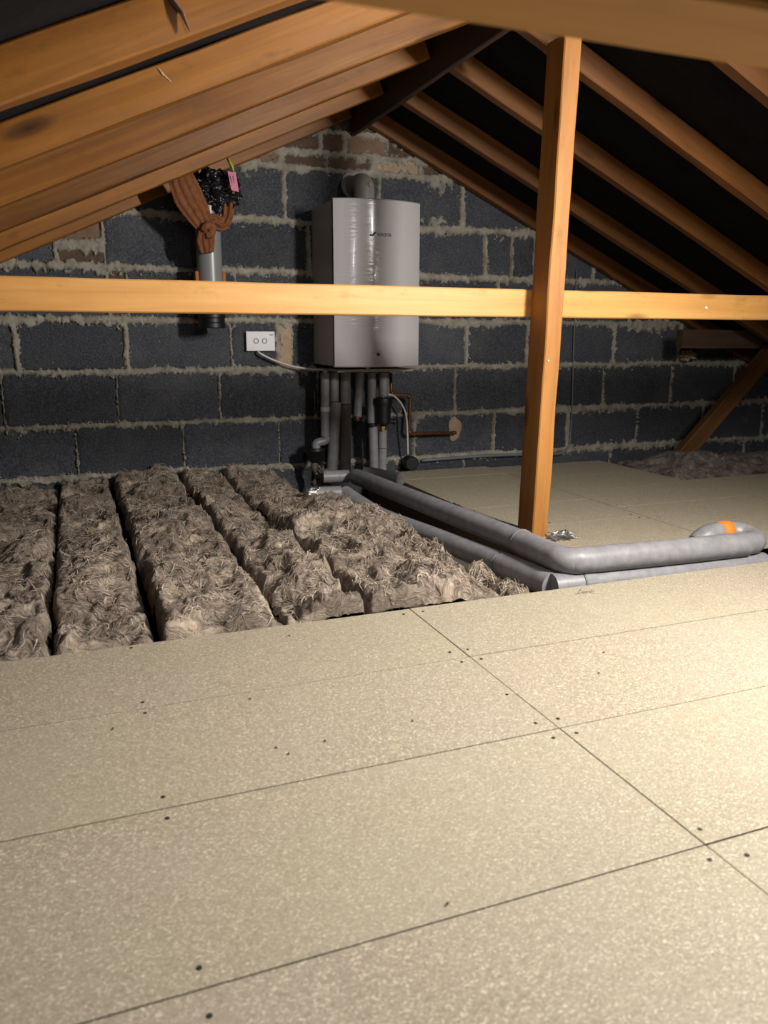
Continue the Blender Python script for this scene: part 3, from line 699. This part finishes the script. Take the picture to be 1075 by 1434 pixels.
# patch of filler round the pipe hole
V = []; F = []; pc = at(636, 600, 1, YB); n = 26
for k in range(n):
    a = 2 * math.pi * k / n; q = 1 + .10 * math.sin(3 * a + 1) + .05 * math.sin(5 * a)
    V.append((pc.x + .036 * q * math.cos(a), YB - .004, pc.z + .062 * q * math.sin(a)))
V2 = [(pc.x + (v[0] - pc.x) * .85, YB - .011, pc.z + (v[2] - pc.z) * .85) for v in V]
F = [(k, (k + 1) % n, n + (k + 1) % n, n + k) for k in range(n)] + [tuple(range(n, 2 * n))]
new_mesh_obj('filler_patch', V + V2, F, M['patch'], wb, True)
# white sensor cable with black round cap
e = empty('cable_gauge', P5(571, 657, 3.56), 'black round cap hanging on a white cable from the boiler against the wall', 'gauge')
MB().tube([P5(543, 552, 3.56), P5(552, 555, 3.56), P5(562, 566, 3.56), P5(568, 580, 3.555), P5(570, 600, 3.55), P5(571, 637, 3.57)], .0045, 8, True, 6).build('cable', M['cable'], e, True)
o = MB().lathe(P5(571, 647, 3.60), (0, -1, 0), [(0, .034), (.03, .036), (.05, .035), (.054, .031), (.054, .01)], 24).build('cap', M['black'], e); auto_smooth(o)
# conduit along wall
e = MB().tube([at(590, 645, 1, 3.635), at(640, 641, 1, 3.635), at(700, 637.5, 1, 3.635), at(770, 636, 1, 3.635), at(786, 634, 1, 3.635), at(795, 626, 1, 3.635), at(798, 612, 1, 3.635), at(801, 560, 1, 3.635), at(803, 480, 1, 3.635), at(807, 380, 1, 3.635)],
              [.0085] * 4 + [.0085, .007, .005, .0035, .003, .003], 10, True, 4).build('wall_conduit', M['greycable'], None, True, at(640, 641, 1, 3.635))
tag(e, 'grey conduit cable clipped along the low wall joint then rising up the wall', 'cable')

# horizontal lagged pipes at floor level
e = lag('lagged_pipe', [([at(452, 668, 2, .045), at(488, 666.5, 2, .045)], .028, 'foam')], 'short horizontal lagged pipe end behind the foil-taped one')
e = lag('lagged_pipe', [([at(432, 692, 2, .05), at(477, 690, 2, .05)], .027, 'foam')], 'horizontal lagged pipe with foil tape on its left end')
m = MB(); a = at(430, 692, 2, .05); d = (at(450, 691, 2, .05) - a)
m.tube([a + d * t for t in (0, .15, .3, .5, .7, .85)], [.0285, .031, .0285, .0305, .029, .0278], 14)
for i, v in enumerate(m.V): m.V[i] = v + Vector((random.uniform(-1, 1), random.uniform(-1, 1), random.uniform(-1, 1))) * .0025
m.build('foil_tape', M['foil'], e)
e = lag('lagged_pipe', [([at(510, 662, 2, .05), at(522, 663, 2, .05), at(545, 668, 2, .045), at(561, 671, 2, .045)], .027, 'foam', 3)], 'short curved lagged pipe lying right of the upright pipes at floor level')
# the two long lagged pipes
GP = 'long lagged pipes along the deck'
e = lag('long_lagged_pipe', [([(1.125, 3.20, .050), (1.14, 2.95, .052), (1.175, 2.45, .052), (1.215, 1.99, .050)], .035, 'foam', 3),
                             ([(1.214, 1.985, .049), (1.222, 1.83, .047), (1.228, 1.79, .046), (1.250, 1.772, .045), (1.29, 1.768, .045), (1.6, 1.768, .038), (1.86, 1.772, .034)], .0375, 'foam', 5),
                             ([(1.86, 1.773, .034), (1.90, 1.779, .034), (1.925, 1.80, .037), (1.925, 1.835, .043), (1.895, 1.86, .048), (1.84, 1.866, .048), (1.80, 1.866, .040), (1.77, 1.866, .020)], .0345, 'foam', 5)],
        'upper long grey lagged pipe, elbow by the post and orange patch at its right end', (), 'pipe', None, GP)
o = MB().tube([(1.885, 1.8615, .0495), (1.865, 1.864, .0500), (1.848, 1.8655, .0495)], [.0352, .0358, .0352], 16).build('orange_foam_patch', M['orange'], e, True); tag(o, 'orange foam patch')
MB().tube([(1.2155, 1.988, .050), (1.2145, 1.980, .050)], .039, 20).build('tape_band', M['foam'], e)
e = lag('long_lagged_pipe', [([(.985, 2.95, .03), (1.01, 2.86, .008), (1.05, 2.70, -.018), (1.115, 2.40, -.025), (1.168, 2.02, -.022)], .036, 'foam', 3),
                             ([(1.169, 2.012, -.022), (1.182, 1.90, -.022), (1.195, 1.782, -.022)], .037, 'foam'),
                             ([(1.185, 1.772, -.022), (1.27, 1.768, -.022)], .037, 'foam'),
                             ([(1.272, 1.768, -.022), (1.6, 1.768, -.029), (1.94, 1.77, -.035)], .036, 'foam')],
        'lower long grey lagged pipe under the other, with open mitred joints', (), 'pipe', None, GP)
MB().tube([(1.275, 1.768, -.022), (1.31, 1.768, -.0225)], .0372, 20).build('tape_band', M['pvc'], e)
for q, zz in (((1.10, 2.62), -.11), ((1.10, 2.2), -.11)): pass
e = MB().tube([at(560, 681, 2, -.0), at(600, 697, 2, 0.005), at(640, 714, 2, 0.0), at(690, 729, 2, -.005), at(728, 741, 2, -.005)], .008, 10, True, 4).build('thin_cable', M['greycable'], None, True, at(640, 714, 2, 0))
tag(e, 'thin grey cable lying between the upper pipe and the rear deck edge', 'cable')
def crumple(name, c, s, mat, label, cat, seed, sub=3, rough=.35, freq=3.0):
    bm = bmesh.new(); bmesh.ops.create_icosphere(bm, subdivisions=sub, radius=1)
    for v in bm.verts:
        n = mn.noise(v.co * freq + Vector((seed, 0, 0))); n2 = abs(mn.noise(v.co * freq * 2.3 + Vector((0, seed, 0))))
        v.co *= 1 + rough * n - rough * .8 * n2
    bm.verts.index_update(); c = Vector(c)
    V = [c + Vector((v.co.x * s[0], v.co.y * s[1], v.co.z * s[2])) for v in bm.verts]; F = [[v.index for v in f.verts] for f in bm.faces]; bm.free()
    o = new_mesh_obj(name, V, F, mat, None, False, c); 
    if label: tag(o, label, cat)
    return o
crumple('foil_scrap', (1.325, 2.68, .002), (.045, .06, .014), M['foil'], 'crumpled foil scrap between the upper pipe and the rear deck', 'foil', 3, 3, .9, 5)
crumple('foil_scrap', (1.46, 2.14, .010), (.045, .03, .012), M['foil'], 'crumpled foil scrap at the foot of the upright post', 'foil', 8, 4, .9, 5)
crumple('wool_tuft', (1.29, 2.87, .0), (.02, .03, .014), M['patch'], 'small pale tuft beside the cable and the deck edge', 'tuft', 5)
# lumps on the wall at right and by the pipes
for (px, py, s, lab, mt) in ((958, 500, (.045, .03, .03), 0, 'patch'), (950, 655, (.03, .02, .035), 0, 'patch')):
    pass
c = at(962, 498, 1, 3.60); crumple('mortar_lump', c, (.05, .04, .028), M['patch'], 'crumbly mortar lump under the cut end of the horizontal timber', 'rubble', 12, 4, .6)
c = at(951, 630, 1, 3.60); crumple('crumpled_paper', c, (.028, .03, .035), M['patch'], 'crumpled pale scrap against the wall left of the strut foot', 'paper', 15, 4, .6)
c = Vector((1.06, 3.36, .035)); crumple('rag_scrap', (1.012, 3.34, .03), (.03, .04, .05), M['foamd'], 'dark frayed scrap behind the short pipe ends', 'scrap', 18, 4, .6)
# lint on the deck
m = MB(); c = at(820, 830, 2, 0)
for i in range(7):
    a = random.random() * 6.28; p = c + Vector((random.uniform(-.012, .012), random.uniform(-.012, .012), .002)); q = []
    for k in range(6):
        q.append(p.copy()); a += random.uniform(-.9, .9); p = p + Vector((math.cos(a) * .007, math.sin(a) * .005, random.uniform(-.0006, .001))); p.z = max(p.z, .0012)
    m.tube(q, .0008, 5)
tag(m.build('lint_wisp', M['fib'], None, True, c), 'small wisp of pale lint on the front deck edge by the pipes', 'lint')

# ------------------------------------------------------------------ soil pipe, bag, cloth, tag
X0 = .585
def SX(px, py, y=3.5): return at(px, py, 1, y)
e = empty('vent_pipe', (X0, 3.5, .68), 'grey vertical vent pipe with black coupler hanging in front of the wall', 'pipe')
o = MB().tube([(X0, 3.5, .72), (X0, 3.5, 1.25)], .052, 32).build('pipe_barrel', M['pvc'], e); auto_smooth(o)
o = MB().lathe((X0, 3.5, .675), (0, 0, 1), [(0, .054), (.003, .057), (.02, .057), (.024, .054), (.04, .054), (.044, .058), (.07, .058), (.075, .054), (.11, .054)], 32).build('coupler', M['black'], e); auto_smooth(o)
for sx in (-1, 1):
    o = MB().box((X0 + sx * .056 - .007, 3.48, .83), (X0 + sx * .056 + .007, 3.53, .905), .003).build('orange_lug', M['orangedull'], e); tag(o, 'dull orange lug')
MB().tube([(X0, 3.50, .78), (X0, 3.64, .74)], .012, 10).build('wall_bracket', M['black'], e)
bg = crumple('black_plastic_bag', (.615, 3.47, 1.222), (.105, .08, .085), M['bag'], 'crumpled shiny black plastic bag tied over the top of the vent pipe', 'bag', 21, 5, .35, 2.2)
def fold_strip(m, path, widths, wdir, folds=3, depth=.008, nn=6, thick=.004):
    pts = [Vector(p) for p in path]; P2 = []; W = []
    n = len(pts)
    for i in range(n - 1):
        p0 = pts[max(i - 1, 0)]; p1 = pts[i]; p2 = pts[i + 1]; p3 = pts[min(i + 2, n - 1)]
        for k in range(nn):
            t = k / nn; P2.append(.5 * ((2 * p1) + (p2 - p0) * t + (2 * p0 - 5 * p1 + 4 * p2 - p3) * t * t + (3 * p1 - p0 - 3 * p2 + p3) * t ** 3)); W.append(widths[i] * (1 - t) + widths[i + 1] * t)
    P2.append(pts[-1]); W.append(widths[-1])
    C = 17; V = []; F = []
    for side in (0, 1):
        for i, p in enumerate(P2):
            T = (P2[min(i + 1, len(P2) - 1)] - P2[max(i - 1, 0)]).normalized(); Nn = Vector((0, -1, 0)); B = T.cross(Nn).normalized()
            for c in range(C):
                u = c / (C - 1) * 2 - 1
                off = depth * math.sin(u * math.pi * folds + .5 * mn.noise(Vector((i * .3, c * .2, folds)))) + .010 * (1 - u * u)
                V.append(p + B * u * W[i] / 2 + Nn * (off - side * thick))
    L = len(P2) * C
    for i in range(len(P2) - 1):
        for c in range(C - 1):
            a = i * C + c; F.append((a, a + 1, a + C + 1, a + C)); F.append((L + a, L + a + C, L + a + C + 1, L + a + 1))
        a = i * C; F.append((a, a + C, L + a + C, L + a)); a = i * C + C - 1; F.append((a, L + a, L + a + C, a + C))
    for r0 in (0, (len(P2) - 1) * C):
        for c in range(C - 1): F.append((r0 + c, L + r0 + c, L + r0 + c + 1, r0 + c + 1))
    m.add(V, F)
e = empty('tied_cloth', SX(288, 330, 3.42), 'rust-brown twisted cloth knotted round the vent pipe and slung from a rafter', 'cloth')
m = MB(); fold_strip(m, [SX(246, 226, 3.36), SX(252, 245, 3.37), SX(264, 275, 3.39), SX(278, 300, 3.41), SX(290, 322, 3.42)], [.07, .10, .12, .10, .06], None, 4, .006); m.build('long_end', M['cloth'], e, True)
m = MB(); fold_strip(m, [SX(293, 314, 3.415), SX(289, 325, 3.41), SX(288, 338, 3.42), SX(290, 354, 3.43)], [.045, .065, .075, .055], None, 3, .005); m.build('hanging_tail', M['cloth'], e, True)
m = MB(); fold_strip(m, [SX(290, 320, 3.42), SX(298, 308, 3.43), SX(306, 312, 3.435), SX(313, 313, 3.44), SX(318, 304, 3.44), SX(321, 285, 3.44), SX(325, 262, 3.42)], [.04, .05, .055, .05, .045, .05, .06], None, 2, .007); m.build('right_end', M['cloth'], e, True)
m = MB(); m.tube([SX(283, 322, 3.40), SX(290, 316, 3.392), SX(297, 318, 3.40), SX(295, 328, 3.402), SX(288, 330, 3.40)], [.012, .017, .016, .016, .012], 10, True, 4); m.build('knot', M['cloth'], e, True)
e = empty('pink_tag', SX(326, 255, 3.36), 'pink paper tag on a yellow-green ribbon beside the black bag', 'tag')
P = [SX(318.5, 240, 3.36), SX(330, 241, 3.36), SX(334.5, 269, 3.36), SX(324, 266, 3.35)]
MB().add([p for p in P] + [p + Vector((0, .0012, 0)) for p in P], [(0, 1, 2, 3), (7, 6, 5, 4), (0, 4, 5, 1), (1, 5, 6, 2), (2, 6, 7, 3), (3, 7, 4, 0)]).build('card', M['pink'], e)
m = MB(); fold_strip(m, [SX(319, 222, 3.37), SX(322, 228, 3.355), SX(325, 234, 3.355), SX(326.5, 241, 3.357)], [.010, .014, .014, .010], None, 1, .001, 4, .001); m.build('ribbon', M['yellow'], e, True)
m = MB(); m.tube([SX(322, 246, 3.355), SX(324, 254, 3.355), SX(326, 262, 3.355)], .0008, 4); m.tube([SX(326, 246, 3.355), SX(327.5, 256, 3.355)], .0007, 4); m.build('handwriting', M['ink'], e)

# ------------------------------------------------------------------ switch plate
y = 3.628
a = at(344, 464, 1, y); b = at(385, 491.5, 1, y)
e = empty('switch_plate', ((a.x + b.x) / 2, 3.648, b.z), 'white double outlet plate with two round holes on the wall left of the boiler', 'switch')
MB().box((a.x + .003, 3.632, b.z + .003), (b.x - .003, 3.6475, a.z - .003)).build('back_box', M['white'], e)
MB().box((a.x, y - .004, b.z), (b.x, 3.633, a.z), .003).build('face_plate', M['white'], e)
for px in (358.5, 370.3):
    c = at(px, 477.5, 1, y - .004)
    V = []; F = []; n = 24
    for rr, dy in ((.0115, 0), (.0115, .002), (.0088, .002), (.0088, 0)):
        for k in range(n): t = 2 * math.pi * k / n; V.append((c.x + rr * math.cos(t), c.y - dy, c.z + rr * math.sin(t)))
    for j in range(3): F += [(j * n + k, j * n + (k + 1) % n, (j + 1) * n + (k + 1) % n, (j + 1) * n + k) for k in range(n)]
    new_mesh_obj('dial_ring', V, F, M['ink'], e)
m = MB()
for k in range(3): q = at(377.5 + k * 2, 469, 1, y - .0045); m.box((q.x, q.y - .0004, q.z - .003), (q.x + .004, q.y, q.z + .003))
for k in range(4): q = at(348 + k * 2.0, 487.5, 1, y - .0045); m.box((q.x, q.y - .0003, q.z), (q.x + .004, q.y, q.z + .0012))
tag(m.build('printed_marks', M['greycable'], e), kind='stuff')
c = MB().tube([at(361, 492, 1, 3.625), at(366, 496, 1, 3.61), at(385, 505, 1, 3.61), at(410, 513, 1, 3.60), at(435, 517, 1, 3.58), at(460, 517.5, 1, 3.55)], .0048, 8, True, 6).build('white_cable', M['cable'], None, True, at(366, 496, 1, 3.61))
tag(c, 'white cable drooping from the outlet plate to the underside of the boiler', 'cable')

# ------------------------------------------------------------------ the loft lamp (just out of frame, fixed under the right slope)
e = empty('batten_lamp', LAMP, 'slim LED batten lamp fixed under the right slope, outside the frame', 'lamp')
e1 = e
e2 = empty('batten_lamp', LAMP2, 'short LED batten lamp under the left slope, outside the frame', 'lamp')
for LP, ax, hl, e in ((LAMP, Vector((.64, -.52, .58)), .24, e1), (LAMP2, Vector((-.35, -.45, .80)), .14, e2)):
    ax.normalize(); q = ax.to_track_quat('Z', 'Y')
    m = MB().box((-.03, -hl, .0), (.03, hl, .03), .004)
    m.V = [LP + q @ v for v in m.V]; m.build('housing', M['white'], e)
